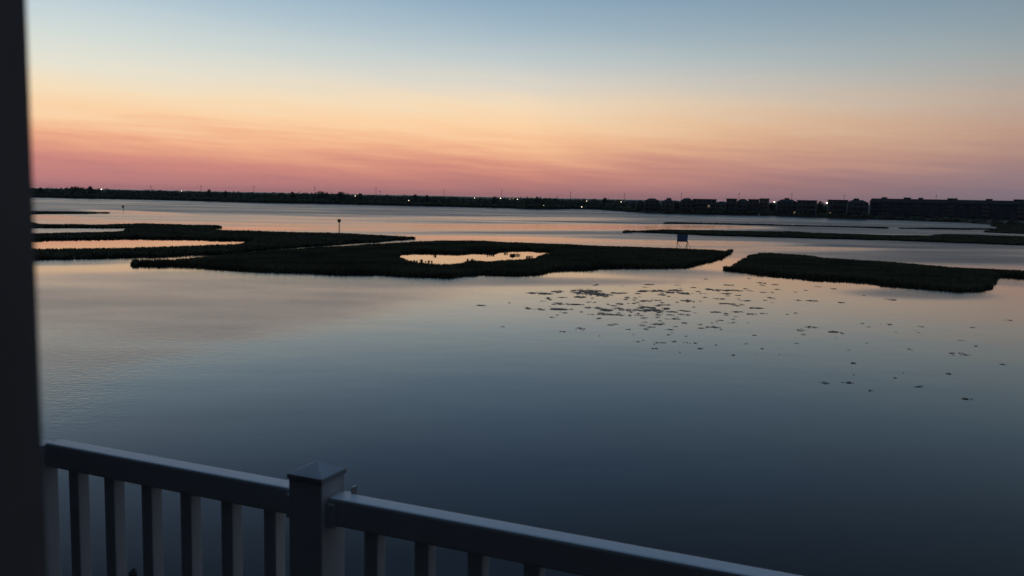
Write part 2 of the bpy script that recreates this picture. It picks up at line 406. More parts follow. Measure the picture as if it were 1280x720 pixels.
# main marsh island in the middle, with the bright pool
island([(167, 326), (175, 324), (200, 322.5), (215, 323), (245, 320), (275, 317.6), (300, 315.2), (350, 311), (380, 309), (410, 307.5), (470, 303.7), (500, 302.3), (550, 299.8),
        (600, 300.2), (640, 302), (690, 303.5), (740, 306), (780, 307.3), (850, 309.5), (905, 312), (912, 313.5)],
       [(914, 316), (908, 321), (890, 327.5), (872, 332), (855, 336.5), (820, 337), (790, 337), (750, 336.5), (735, 339), (700, 339), (688, 340), (672, 344), (650, 346),
        (615, 345.3), (602, 344), (590, 346), (575, 346.5), (563, 349.5), (540, 348.5), (510, 347.5), (470, 345), (420, 345), (362, 342.5), (320, 341), (290, 338.5), (250, 336),
        (220, 334), (190, 333.5), (175, 333), (168, 330)],
       [([(499, 316), (515, 315.2), (532, 315), (550, 315.6), (570, 316.3), (595, 314.4), (615, 315.5), (625, 313), (640, 311.7), (660, 311.4), (672, 312.7), (694, 313.8)],
         [(690, 315.2), (677, 318), (672, 320.8), (655, 322.8), (640, 323.5), (620, 324.6), (607, 325.8), (592, 324), (580, 327.2), (560, 329), (537, 328.2), (520, 326.6), (506, 322.8), (494, 318.8)])],
       seed=14, ny=2.5, dens=12, step=1.2, size=1.05)
# right island
island([(908, 332.5), (915, 331), (925, 325), (935, 320), (950, 315.3), (965, 315.6), (1005, 317.5), (1030, 321), (1070, 323.6), (1110, 326), (1150, 329.5), (1185, 332.5), (1242, 335), (1280, 337), (1350, 340)],
       [(1350, 352), (1280, 349.5), (1248, 347.5), (1243, 351), (1240, 353), (1243, 357.5), (1236, 362), (1222, 364.5), (1207, 367.5), (1172, 364.5), (1135, 360), (1110, 358), (1095, 354.5),
        (1060, 352), (1022, 351), (997, 348), (960, 345), (935, 342.5), (915, 341), (907, 338)], seed=31, ny=2.5, dens=12, step=1.2, size=1.05)
# long bar on the right behind it
island([(780, 288.6), (795, 287.6), (827, 286.3), (880, 287), (960, 288.5), (985, 288.8), (1047, 291), (1110, 293), (1160, 293.5), (1177, 291.8), (1190, 292), (1280, 294.5), (1360, 297)],
       [(1360, 311), (1280, 307.3), (1210, 304.5), (1110, 301), (1035, 299), (960, 297), (890, 295.2), (840, 292.7), (800, 291), (783, 290)], seed=44, ny=.5, dens=2.6, step=2.5, size=1.8)
def strip(far, near, seed): island(far, near, (), seed, 0, 2.5, 4.0, 3.4)
strip([(830, 277.8), (880, 278), (960, 279.7), (1060, 282.2), (1107, 283.8)], [(1107, 285), (1060, 284), (960, 281.6), (880, 279.8), (835, 279)], 52)
strip([(1129, 284), (1180, 284.3), (1244, 285.3)], [(1246, 287.2), (1180, 286.8), (1135, 285.8)], 53)
strip([(-60, 263), (50, 263.6), (100, 264), (133, 264.9)], [(133, 266.3), (105, 267.3), (60, 267.3), (-60, 268)], 54)
island([(1238, 281), (1262, 279), (1300, 278), (1380, 280)], [(1380, 295), (1280, 292.5), (1245, 291), (1232, 290.4), (1246, 287.5), (1250, 284)], (), 55, 0, 1.0, 3.0, 2.2)

# still water in the pools and behind the marsh
ruff, WX, WY = RUFFLE; P1N = len(ISL[0][0][1])
for loops, _ in ISL:
    for hp in loops[1:]:
        P = np.array(hp); ruff = np.where(inpoly_np(P, WX, WY), .5 if abs(len(hp) - P1N) < 1 else .0, ruff)
ruff = np.clip(ruff, 0, 1.0)
at_ = water.data.attributes.new('ruffle', 'FLOAT', 'POINT'); at_.data.foreach_set('value', ruff.ravel().astype(np.float32))

# ------------------------------------------------------------------ floating weed on the calm water
W7 = [(140,107,80,8),(230,98,40,10),(350,100,70,22),(400,95,50,15),(430,112,80,20),(340,125,40,8),(520,105,40,5),(180,130,15,6),(230,155,30,5),(310,162,60,5),(80,182,25,10),(140,187,30,8),
(255,205,25,6),(240,187,60,6),(295,188,20,5),(380,178,25,6),(345,200,10,4),(430,180,25,12),(470,190,40,10),(540,160,25,8),(540,185,30,15),(590,192,30,12),(660,190,60,10),(720,192,40,14),
(770,185,25,10),(480,212,70,5),(395,212,25,5),(660,230,25,6),(640,218,25,4),(790,215,30,5),(845,192,15,3),(850,212,30,4),(820,234,35,7),(800,235,50,3),(860,255,18,7),(730,262,45,7),
(700,275,40,4),(670,285,20,6),(790,288,35,3),(815,272,12,4),(500,265,35,6),(520,260,18,4),(340,284,35,10),(245,298,18,3),(650,262,6,3),(585,288,25,4),(605,310,8,4),(440,320,6,3),
(630,348,20,4),(655,342,5,3),(712,362,5,3),(780,314,12,3),(800,303,8,3),(870,321,8,3),(810,348,18,6),(870,354,30,5),(917,356,12,4),(715,383,25,4),(945,383,20,5),(840,402,6,3),
(858,382,5,3),(1020,366,8,4),(1060,357,14,3),(1180,358,25,6),(1250,383,12,4),(1105,416,12,4),(1223,415,8,3),(1210,316,22,3),(1000,276,45,5),(940,281,35,3),(1045,287,12,3),
(1130,268,10,3),(1095,253,30,5),(1100,236,18,4),(1183,254,12,3),(1185,210,40,5),(1215,180,50,5),(1100,160,30,4),(1050,160,20,3),(1130,160,20,3),(1040,135,40,4),(940,145,10,4),
(880,145,35,10),(825,151,12,4),(965,127,12,3),(730,95,60,5),(820,92,50,8),(790,103,50,5),(870,108,40,6),(755,115,30,3),(700,97,30,4),(910,78,25,3),(1000,88,40,10),(1110,92,50,7),
(1070,108,30,5),(1130,117,20,4),(1060,92,30,5),(1190,95,20,4),(1165,84,15,4),(950,107,25,3),(1260,102,25,4),(1250,55,25,5),(970,35,15,3),(1185,33,10,3),(665,145,40,5),(610,157,15,4),
(750,153,12,3),(740,165,20,3),(1265,142,10,3),(910,175,8,3),(915,204,9,3),(935,263,20,3)]
W8 = [(35,63,20,5),(50,88,18,4),(10,102,20,6),(20,130,28,8),(18,153,10,3),(138,101,10,3),(250,73,20,4),(330,84,22,4),(160,142,28,5),(220,144,45,4),(365,153,20,4),(190,92,8,2),
(612,138,32,5),(480,117,8,3),(98,212,12,3),(140,205,12,3),(43,236,5,3),(165,290,35,14),(215,276,42,7),(180,312,14,4),(335,299,40,8),(375,308,12,3),(338,328,8,3),(438,320,14,4),
(65,318,10,3),(465,257,15,4),(500,274,12,3),(590,262,38,5),(770,275,20,6),(742,291,15,6),(762,303,20,4),(637,299,8,3),(1025,278,18,5),(965,341,35,7),(1050,362,10,4),(1040,371,12,3),
(110,357,8,4),(143,357,10,3),(405,391,10,3),(495,356,10,3),(712,388,12,8),(955,410,55,12),(113,457,7,4),(338,444,8,4),(425,455,20,5),(680,507,8,4),(415,512,28,8),(635,531,12,5),
(410,554,38,6),(285,555,30,6),(455,596,12,5),(502,593,25,5),(385,602,20,5),(750,572,35,8),(905,510,20,8),(1015,598,15,5),(990,635,35,7),(1170,462,20,6),(1200,241,30,4),(55,412,4,4),(190,380,5,3)]
for k in range(60):
    W7.append((rnd.gauss(560, 260), rnd.gauss(180, 60), rnd.uniform(6, 40), rnd.uniform(2, 5)))
for k in range(50):
    W7.append((rnd.uniform(500, 1270), rnd.uniform(60, 260), rnd.uniform(6, 36), rnd.uniform(2, 4)))
W7.sort(key=lambda w_: w_[1])
wb = MB()
def flake(x, y, ln, wd, an, z):
    n = 7; ca, sa = math.cos(an), math.sin(an); ring = []
    for k in range(n):
        t = 2 * math.pi * k / n + rnd.uniform(-.3, .3); q = rnd.uniform(.45, 1.1)
        u, v = ln * q * math.cos(t), wd * q * math.sin(t)
        ring.append((x + u * ca - v * sa, y + u * sa + v * ca, z))
    wb.poly(ring)
for (ox, oy, lst) in ((640, 340, W7), (960, 340, W8)):
    for (x, y, w, h) in lst:
        px, py, hw, hh = ox + x / 4, oy + y / 4, w / 4 * .92, h / 4 * .7
        c0 = at(px, py); a0 = at(px - hw, py); b0 = at(px + hw, py); dep = (at(px, py - hh) - at(px, py + hh)).length / 2
        hwid = (b0 - a0).length / 2
        n = int(max(8, min(1400, hwid * dep * 190 + hwid * 150)) * (1 if py < 392 else .45))
        slant = rnd.uniform(-.5, .5)
        for k in range(n):
            u = rnd.uniform(-1, 1) * rnd.uniform(.3, 1); v = rnd.gauss(0, .45) * (1 - .5 * min(1, abs(u))) + slant * u * .5
            if mnoise.noise((u * hwid * 1.8 + px, v * dep * 2.0 + py, 1)) < (-.14 if 365 < py < 396 and px < 870 else -.05) + rnd.uniform(-.12, .12): continue
            ln = rnd.uniform(.03, .17) * (1 if hwid > .6 else .7)
            flake(c0.x + u * hwid, c0.y + v * dep, ln, ln * rnd.uniform(.4, 1.1), rnd.uniform(-.4, .4), rnd.uniform(.012, .035))
weed = wb.build('floating_weed', M['weed']); tag(weed, kind='stuff')
# dark tufts standing in the bright pool
pt = MB()
px_, py_ = [], []
for (x, y, w, n) in ((527, 326, 1.2, 8), (519, 327, 4, 4), (535, 327.4, 4, 4), (543, 319, 3, 5), (586, 325, 6, 8), (645, 318.5, 5, 14), (641, 319, 3, 8), (662, 321, 5, 8), (503, 315.5, 4, 8), (612, 318, 6, 6), (634, 316, 4, 4)):
    for k in range(n):
        p = at(x + rnd.gauss(0, w * .5), y + rnd.gauss(0, .25), .1); px_.append(p.x); py_.append(p.y)
grass(np.array(px_), np.array(py_), np.full(len(px_), .45), .9)

# ------------------------------------------------------------------ far shore
SH = [(-120, 243.5), (40, 246.6), (100, 248), (180, 249.5), (240, 251), (300, 253), (340, 254), (375, 254.5), (420, 255.2), (490, 257), (560, 258.5), (600, 259.5), (640, 260.3), (655, 261.3), (690, 261.7),
      (715, 261.2), (750, 262), (780, 264.2), (800, 265.4), (830, 267), (860, 267.6), (900, 268.3), (930, 268.8), (960, 269.4), (1000, 271), (1040, 272.6), (1084, 274.2), (1130, 275.3), (1160, 276.8),
      (1200, 278), (1222, 279.3), (1240, 281), (1300, 283), (1400, 284)]
def shore_y(px): return float(np.interp(px, [p[0] for p in SH], [p[1] for p in SH]))
shp = [at(x, y) for x, y in SH]
sv = [(p.x, p.y, .9) for p in shp]; out = []
for p in shp:
    d = Vector((p.x, p.y, 0)).normalized(); q = d * 9000; out.append((q.x, q.y, 1.2))
n = len(sv); bankv = sv + out + [(x, y, -1) for x, y, _ in sv]
bf = [(k, k + 1, n + k + 1, n + k) for k in range(n - 1)] + [(2 * n + k, 2 * n + k + 1, k + 1, k) for k in range(n - 1)]
mb = MB(); mb.v = bankv; mb.f = bf; tag(mb.build('far_land', M['ground']), kind='structure')

def zof(dist, px, py):      # height that a sight line reaches at a plan distance
    d = ray(px, py); return H + dist * d.z / math.hypot(d.x, d.y)
TOP = [(-60, 234), (40, 234.7), (60, 234.7), (85, 234.4), (105, 234), (125, 235.7), (150, 236.8), (200, 237.6), (220, 238.3), (255, 238.5), (270, 239), (320, 240.2), (360, 240.8), (375, 240.2),
       (392, 240.6), (410, 241), (425, 240.8), (440, 242.3), (450, 243), (490, 244), (520, 243.8), (530, 244.8), (560, 245), (580, 246.2), (610, 246.8), (640, 247.3), (660, 246.4), (675, 246),
       (690, 246.8), (705, 248.2), (730, 248.8), (765, 248.6), (780, 249.6), (800, 251)]
def leafy(rr2, cx, cy, zb, zt, rad, nq, V_, T_, q=.8):
    """crown of leaf clumps spread over an uneven volume"""
    h = zt - zb
    lob = [(rr2.uniform(-.45, .45) * rad, rr2.uniform(-.45, .45) * rad, zb + h * rr2.uniform(.35, .8), rad * rr2.uniform(.4, .7), h * rr2.uniform(.2, .36)) for _ in range(5)]
    lob.append((0, 0, zt - h * .32, rad * .5, h * .32))
    for k in range(nq):
        lx, ly, lz, lr, lh = lob[k % len(lob)]
        a, z = rr2.uniform(0, 6.283), rr2.uniform(-1, 1); s = math.sqrt(1 - z * z); f = rr2.uniform(.6, 1.0)
        p = Vector((cx + lx + lr * s * math.cos(a) * f, cy + ly + lr * s * math.sin(a) * f, min(lz + lh * z * f, zt)))
        u = Vector((rr2.gauss(0, 1), rr2.gauss(0, 1), rr2.gauss(0, 1))).normalized(); w = u.orthogonal().normalized()
        u *= q * rr2.uniform(.5, 1.1); w *= q * rr2.uniform(.4, 1)
        b = len(V_); V_ += [tuple(p - u), tuple(p + w), tuple(p + u), tuple(p - w)]; T_ += [(b, b + 1, b + 2), (b, b + 2, b + 3)]
    return lob
rt = random.Random(5)
Vl, Tl = [], []; core = MB()
def clump_at(px, back, ztop, w, nq=46):
    p = at(px, shore_y(px)); d = Vector((p.x, p.y, 0)); dist = d.length + back; c0 = d.normalized() * dist
    leafy(rt, c0.x, c0.y, .8, ztop, w, nq, Vl, Tl, .75)
    core.blob((c0.x, c0.y, ztop * .43), (w * .8, w * .8, ztop * .46), 7, 5, .2, rt.random())
px = -110.0
while px < 800:
    ty = float(np.interp(px, [p[0] for p in TOP], [p[1] for p in TOP]))
    p = at(px, shore_y(px)); dist = math.hypot(p.x, p.y)
    for back, sc_ in ((5, .46), (15, .85), (30, 1.0)):
        zt = zof(dist + back, px, ty + rt.uniform(-.8, 1.0)) * (sc_ * rt.uniform(.88, 1.04) if back < 30 else 1)
        clump_at(px + rt.uniform(-1.5, 1.5), back + rt.uniform(-3, 3), max(3.5, zt), rt.uniform(2.6, 4.6))
    px += rt.uniform(2.2, 3.9)
# low brush and trees between and behind the houses
for k in range(210):
    px = rt.uniform(790, 1086); p = at(px, shore_y(px)); dist = math.hypot(p.x, p.y)
    back = rt.choice((2, 3, 38, 45)); zt = rt.uniform(2.0, 4.2) if back < 10 else zof(dist + back, px, float(np.interp(px, [800, 900, 1000, 1086], [251.5, 252, 253.5, 256])) + rt.uniform(0, 2))
    clump_at(px, back, max(2, zt), rt.uniform(1.4, 2.4) if back < 10 else rt.uniform(3, 5), 30)
for k in range(60):
    px = rt.uniform(1086, 1330); clump_at(px, rt.uniform(2, 7), rt.uniform(1.5, 3.2), rt.uniform(1.5, 3), 26)
tl = tri_mesh('far_treeline', np.array(Vl), np.array(Tl), M['leaf']); tag(tl, kind='stuff')
tk = core.build('far_crown_cores', M['leaf']); tag(tk, kind='stuff')  # opaque blobs added inside the crowns to keep them dark

# single trees that rise above the line
def tree(px, topy, rad, back, label):
    p = at(px, shore_y(px)); d = Vector((p.x, p.y, 0)); dist = d.length + back; c0 = d.normalized() * dist
    zt = zof(dist, px, topy); e = empty('tree', (c0.x, c0.y, .9)); r2 = random.Random(int(px))
    tr = MB().bar((0, 0, -.3), (.2, .1, zt * .5), .35, .2)
    for k in range(5):
        a = k * 1.3; tr.bar((.15, .05, zt * (.3 + .05 * k)), (rad * .5 * math.cos(a), rad * .5 * math.sin(a), zt * (.5 + .06 * k)), .14, .05, 5)
    tr.build('trunk', M['bark'], e)
    v, t_ = [], []; lob = leafy(r2, 0, 0, zt * .25, zt - .9, rad, 260, v, t_, .6)
    o = tri_mesh('crown', np.array(v), np.array(t_), M['leaf'], e)
    tag(e, label, 'tree', 'trees rising above the far shore')
for args in [(92, 232.4, 5.5, 12, 'broad flat-topped tree, highest of the far shore beside the bright left lamp'),
             (114, 233.0, 3.2, 12, 'small rounded tree just left of the brightest shore lamp'),
             (51, 234.0, 3, 12, 'low tree bump closest to the dark doorpost on the far shore'),
             (261.5, 236.0, 3.2, 12, 'single dark domed tree between the two short masts above the left shore'),
             (282, 238.0, 2, 12, 'tiny narrow tree right of the domed tree on the left shore'),
             (366, 239.4, 3, 12, 'low wide tree left of the mast above the middle left shore'),
             (401, 238.7, 6.5, 14, 'large domed tree just right of a thin mast on the far shore'),
             (409, 240.2, 2.5, 12, 'small tree between the two large domed trees'),
             (427, 239.2, 5.5, 12, 'knobbly twin-topped tree left of the shore lamp under the treeline'),
             (450, 241.8, 1.8, 10, 'thin pointed tree just right of a shore lamp'),
             (519, 242.0, 2.8, 12, 'round dark tree top above the dim low shore light'),
             (534, 243.3, 1.9, 12, 'small square-topped tree alone on the straight treeline'),
             (671, 245.2, 4, 8, 'broad tree heading the low point in the middle of the shore'),
             (617, 245.8, 3.2, 12, 'ragged tree beside the lamp at the marina on the far shore'),
             (755, 247.2, 3.4, 12, 'rounded tree between the last two lamps left of the houses'),
             (844, 249.5, 5, 16, 'tall bushy tree between the house with a cupola and the next grey house'),
             (1025, 251.2, 4, 16, 'round tree beside the bright lamp between the flat roofed houses'),
             (964, 252.2, 2.6, 16, 'small tree under the lamp right of the long row house')]:
    tree(*args)

# thin masts / power line structures behind the shore
def pole(px, topy, dist, label):
    d = ray(px, 250); u = Vector((d.x, d.y, 0)).normalized() * dist; zt = zof(dist, px, topy)
    e = empty('power_pole', (u.x, u.y, .9), rz=-math.atan2(u.x, u.y))
    MB().bar((0, 0, -.5), (0, 0, zt - .9), .24, .16, 8).build('pole', M['metal'], e)
    MB().box(-1.1, 1.1, -.08, .08, zt - 2.6, zt - 2.35).build('crossarm', M['metal'], e)
    tag(e, label, 'power pole', 'power poles in a line behind the far shore')
for a in [(189, 231.2, 'faint power pole furthest left above the trees, near the left shore lamps'),
          (251.5, 231, 'power pole just left of the single domed tree on the left shore'),
          (317.5, 231.8, 'power pole over an even stretch of trees right of the domed tree'),
          (393.5, 232.3, 'power pole standing left of the large domed tree'),
          (470, 234, 'taller of the two close power poles above the middle left shore'),
          (475, 237.5, 'short stubby power pole, right of the close pair'),
          (555, 236.3, 'faint power pole between the small square-topped tree and the marina lamp'),
          (627, 236.5, 'power pole rising straight over the marina lamp'),
          (713, 239, 'power pole above the dip in the trees right of the low point'),
          (780.5, 241.5, 'faint power pole at the end of the treeline where the houses begin'),
          (851.5, 240.4, 'power pole behind the left end of the long row house'),
          (923.5, 240.4, 'power pole above the house with the pale balcony band'),
          (989.5, 241, 'power pole behind the domed house roof'),
          (1055, 242.6, 'power pole behind the flat roofed house right of the bright lamp'),
          (1170, 243, 'faint power pole above the long dark apartment block')]:
    pole(a[0], a[1], 1050, a[2])

# shore lamps
def lamp(px, py, back, dim, label, r=.30):
    p = at(px, shore_y(px)); d = Vector((p.x, p.y, 0)); dist = max(30, d.length + back); u = d.normalized() * dist
    z = zof(dist, px, py); e = empty('street_lamp', (u.x, u.y, .9), rz=-math.atan2(u.x, u.y))
    MB().bar((0, .5, -.3), (0, .5, z - .7), .09, .06, 6).bar((0, .5, z - .7), (0, 0, z - .45), .05, .05, 6).build('pole', M['metal'], e)
    MB().blob((0, 0, z - .9), (r, r, r * .8), 8, 6, 0).build('lamp_head', M['lamp_dim' if dim else 'lamp'], e)
    tag(e, label, 'street lamp', 'lamps lit along the far shore')
for a in [(127, 236.6, -3, 0, 'brightest warm lamp on the left shore, right of the small rounded tree', .46),
          (227, 238.8, -3, 0, 'white lamp on the left treeline before the single domed tree'),
          (444, 245, -3, 0, 'white lamp low in the trees right of the knobbly tree'),
          (511, 250.6, -4, 0, 'lamp low near the water under the round tree top', .3),
          (593, 247.4, -4, 0, 'lamp on the treeline left of the marina'),
          (625.5, 247.8, -4, 0, 'bright warm lamp at the foot of a power pole by the marina', .4),
          (637, 248.6, -4, 1, 'first dim amber lamp of the marina row'),
          (641.5, 248.4, -4, 1, 'dim amber lamp in the middle of the marina row'),
          (646.5, 249.2, -4, 0, 'white lamp ending the marina row', .3),
          (679.5, 256.8, -4, 1, 'dim lamp low down on the wooded point', .3),
          (727, 258.6, -4, 0, 'white lamp lowest to the water right of the wooded point', .34),
          (733, 251.3, -4, 0, 'white lamp high in the trees above the lowest lamp'),
          (776, 252.3, -4, 0, 'white lamp just left of the first houses'),
          (967, 252.4, 6, 0, 'bright lamp in the gap right of the long row house', .46),
          (1032.5, 253.6, 6, 0, 'brightest lamp between the flat roofed houses', .52)]:
    lamp(*a)

# ------------------------------------------------------------------ houses across the water
def house(x0, x1, topy, back, wallm, label, roof='hip', floors=3, cup=None, band=False, lit=(), pale_edge=False, depth=11):
    xm = (x0 + x1) / 2; p = at(xm, shore_y(xm)); d = Vector((p.x, p.y, 0)); dist = d.length + back; u = d.normalized() * dist
    w = (x1 - x0) / FPX * dist / 1.0 ; zt = zof(dist, xm, topy) - .9
    rz = -math.atan2(u.x, u.y) + rt.uniform(-.12, .12)
    e = empty('house', (u.x, u.y, .9), rz)
    rh = {'hip': 1.9, 'flat': .5, 'gable': 2.6}[roof]; hw = w / 2 - .35; zw = zt - rh
    MB().box(-hw, hw, 0, depth, -.4, zw).build('wall', wallm, e)
    ov = .35
    rf = MB()
    if roof == 'flat': rf.box(-hw - ov, hw + ov, -ov, depth + ov, zw + .003, zt)
    elif roof == 'hip':
        k = min(hw, depth / 2) * .62
        b = [(-hw - ov, -ov, zw), (hw + ov, -ov, zw), (hw + ov, depth + ov, zw), (-hw - ov, depth + ov, zw)]
        t_ = [(-hw + k, k, zt), (hw - k, k, zt), (hw - k, depth - k, zt), (-hw + k, depth - k, zt)]
        rf.v = b + t_; rf.f = [(3, 2, 1, 0), (4, 5, 6, 7)] + [(q, (q + 1) % 4, 4 + (q + 1) % 4, 4 + q) for q in range(4)]
    else:
        b = [(-hw - ov, -ov, zw), (hw + ov, -ov, zw), (hw + ov, depth + ov, zw), (-hw - ov, depth + ov, zw), (-hw - ov, depth / 2, zt), (hw + ov, depth / 2, zt)]
        rf.v = b; rf.f = [(3, 2, 1, 0), (0, 1, 5, 4), (2, 3, 4, 5), (1, 2, 5), (3, 0, 4)]
    ro = rf.build('roof', M['roof'], e)
    if cup is not None:
        cw = 1.6; cx = (cup - .5) * w
        MB().box(cx - cw, cx + cw, depth / 2 - cw, depth / 2 + cw, zt - .4, zt + 1.0).build('cupola', M['roof'], e)
    fh = zw / floors; nx = max(2, int(w / 3.2))
    for f in range(floors):
        zb = f * fh + fh * .32
        for k in range(nx):
            cx = -hw + (k + .5) * (2 * hw) / nx; ww = .55 + .5 * ((k * 7 + f * 3 + int(x0)) % 3) / 2; hh = fh * .5
            fr = MB().box(cx - ww - .1, cx + ww + .1, -.07, -.003, zb - .1, zb + hh + .1).build('window', M['trim'], e)
            islit = (f, k) in lit
            MB().box(cx - ww, cx + ww, -.10, -.073, zb, zb + hh).build('pane', M['invented_glow'] if islit else M['glass'], fr)
    for f in range(1, floors):
        z = f * fh
        dk = MB().box(-hw * .92, hw * .92, -2.0, -.11, z - .12, z + .08)
        for s in (-1, 0, 1): dk.box(hw * .9 * s - .08, hw * .9 * s + .08, -1.98, -1.84, -.4 if f == 1 else z - fh + .1, z - .12)
        dk.build('balcony', M['wood'], e)
        rl = MB().box(-hw * .92, hw * .92, -1.99, -1.93, z + 1.0, z + 1.08)
        nb = int(hw * 1.84 / .5)
        for q in range(nb + 1):
            xx = -hw * .92 + q * hw * 1.84 / nb; rl.box(xx - .03, xx + .03, -1.98, -1.94, z + .083, z + 1.0)
        rl.build('balcony_railing', M['trim'], e)
    if band: MB().box(-hw * .8, hw * .95, -2.15, -1.9, zw - .5, zw - .1).build('awning', M['trim'], e)
    if pale_edge: MB().box(-hw - .06, -hw + .45, -.09, -.004, 0, zw - .1).build('corner_board', M['trim'], e)
    tag(e, label, 'house', 'houses along the far shore')
    return e
A_, B_, C_ = M['wallA'], M['wallB'], M['wallC']
for a in [dict(x0=784, x1=794, topy=250.6, back=8, wallm=B_, label='small tan house first in the row after the trees', roof='gable', floors=2),
          dict(x0=795, x1=805, topy=250.2, back=8, wallm=A_, label='small grey house second in the row after the trees', roof='hip', floors=3),
          dict(x0=805, x1=824, topy=248.0, back=8, wallm=A_, label='broad grey house with wide hip roof left of the pale wall strip', roof='hip', lit=[(1, 4)]),
          dict(x0=826, x1=842, topy=249.2, back=9, wallm=B_, label='tan house carrying a cupola, its left corner showing a pale strip', roof='hip', cup=.55, pale_edge=True),
          dict(x0=850, x1=865, topy=247.6, back=9, wallm=C_, label='tall slate house joined to the left end of the long row house', roof='hip'),
          dict(x0=865.5, x1=894, topy=248.7, back=9, wallm=A_, label='longest grey row house with many windows under one flat ridge', roof='flat', lit=[(2, 6), (1, 3)]),
          dict(x0=895, x1=907, topy=251.8, back=9, wallm=B_, label='low tan house in the dip right of the long row house', roof='hip', floors=2),
          dict(x0=907, x1=920, topy=248.2, back=9, wallm=C_, label='slate house with raised flat top left of the pale awning', roof='flat'),
          dict(x0=920.5, x1=934, topy=248.6, back=8, wallm=A_, label='grey house with a pale awning across its upper floor', roof='hip', band=True),
          dict(x0=934.5, x1=948, topy=248.9, back=9, wallm=A_, label='grey house next left of the square tower house', roof='flat'),
          dict(x0=948.5, x1=960, topy=248.0, back=9, wallm=B_, label='narrow tan tower house with square top by the lamp gap', roof='flat', floors=4),
          dict(x0=971, x1=995, topy=249.2, back=9, wallm=C_, label='wide slate house with domed hip roof and cupola', roof='hip', cup=.5, lit=[(0, 3)]),
          dict(x0=996, x1=1018, topy=250.2, back=9, wallm=A_, label='wide grey house with flat roof right of the domed one', roof='flat'),
          dict(x0=1035, x1=1058, topy=249.7, back=9, wallm=A_, label='flat roofed grey house immediately right of the brightest lamp', roof='flat', lit=[(0, 0)]),
          dict(x0=1059.5, x1=1083.5, topy=250.0, back=9, wallm=C_, label='slate house with hip roof beside the apartment block', roof='hip', cup=.45)]:
    house(**a)

# long apartment block at the right
pa, pb = at(1085, 272.5), at(1345, 279.5)
d = Vector((pb.x - pa.x, pb.y - pa.y, 0)); Lc = d.length; rz = math.atan2(d.y, d.x)
off = Vector((-math.sin(rz), math.cos(rz), 0)) * 6
ap = empty('apartment_building', (pa.x + off.x, pa.y + off.y, .9), rz)
d0 = math.hypot(pa.x + off.x, pa.y + off.y); ztc = zof(d0, 1085, 247.8) - .9
dep = 16; zw = ztc - 2.6; fh = zw / 4
MB().box(0, Lc, 0, dep, -.4, zw).build('wall', M['condo'], ap)
rf = MB(); k = 2.2
rf.v = [(-.4, -.5, zw), (Lc + .4, -.5, zw), (Lc + .4, dep + .5, zw), (-.4, dep + .5, zw), (k * .4, k, ztc), (Lc - k * .4, k, ztc), (Lc - k * .4, dep - k, ztc), (k * .4, dep - k, ztc)]
rf.f = [(3, 2, 1, 0), (4, 5, 6, 7)] + [(q, (q + 1) % 4, 4 + (q + 1) % 4, 4 + q) for q in range(4)]
roof = rf.build('roof', M['roof'], ap)
for q, s in enumerate((.07, .19, .26, .42, .60, .74, .9)):
    x = Lc * s; w = (1.6, 2.2, 1.4, 3.2, 2.0, 3.0, 2.0)[q]
    MB().box(x - w, x + w, dep * .3, dep * .7, ztc - .2, ztc + 1.0).build('cupola', M['roof'], roof)
nb = 18; bay = Lc / nb
for b in range(nb):
    for f in range(4):
        cx = (b + .5) * bay; zb = f * fh + .7; ww = 1.0 if b % 3 else 1.6
        fr = MB().box(cx - ww - .12, cx + ww + .12, -.08, -.004, zb - .12, zb + 1.62).build('window', M['trim'] if b % 3 == 1 else M['wallA'], ap)
        MB().box(cx - ww, cx + ww, -.11, -.083, zb, zb + 1.5).build('pane', M['glass'], fr)
for b in range(1, nb, 3):
    cx = (b + .5) * bay
    for f in range(1, 4):
        z = f * fh; bal = MB().box(cx - 2.2, cx + 2.2, -1.7, -.12, z - .1, z + .12).box(cx - 2.2, cx + 2.2, -1.69, -1.62, z + 1.0, z + 1.1)
        for q in range(12):
            xx = cx - 2.15 + q * 4.3 / 11; bal.box(xx - .04, xx + .04, -1.68, -1.63, z + .123, z + .997)
        bal.build('balcony', M['wallB'], ap)
MB().box(-.06, .75, -.10, -.003, 0, zw - .2).build('corner_board', M['trim'], ap)
tag(ap, 'very long dark four-storey apartment block with small roof cupolas at the water', 'apartment building')

# timber bulkhead at the water in front of the houses
bk = MB()
for k in range(len(SH) - 1):
    if SH[k][0] < 780: continue
    p, q = shp[k], shp[k + 1]; n_ = Vector((p.x, p.y, 0)).normalized() * -.25
    b = len(bk.v)
    bk.v += [(p.x + n_.x, p.y + n_.y, -.5), (q.x + n_.x, q.y + n_.y, -.5), (q.x + n_.x, q.y + n_.y, 1.1), (p.x + n_.x, p.y + n_.y, 1.1), (p.x, p.y, 1.1), (q.x, q.y, 1.1)]
    bk.f += [(b, b + 1, b + 2, b + 3), (b + 3, b + 2, b + 5, b + 4)]
tag(bk.build('bulkhead', M['stone']), 'low dark timber bulkhead holding the shore below the houses', 'bulkhead')

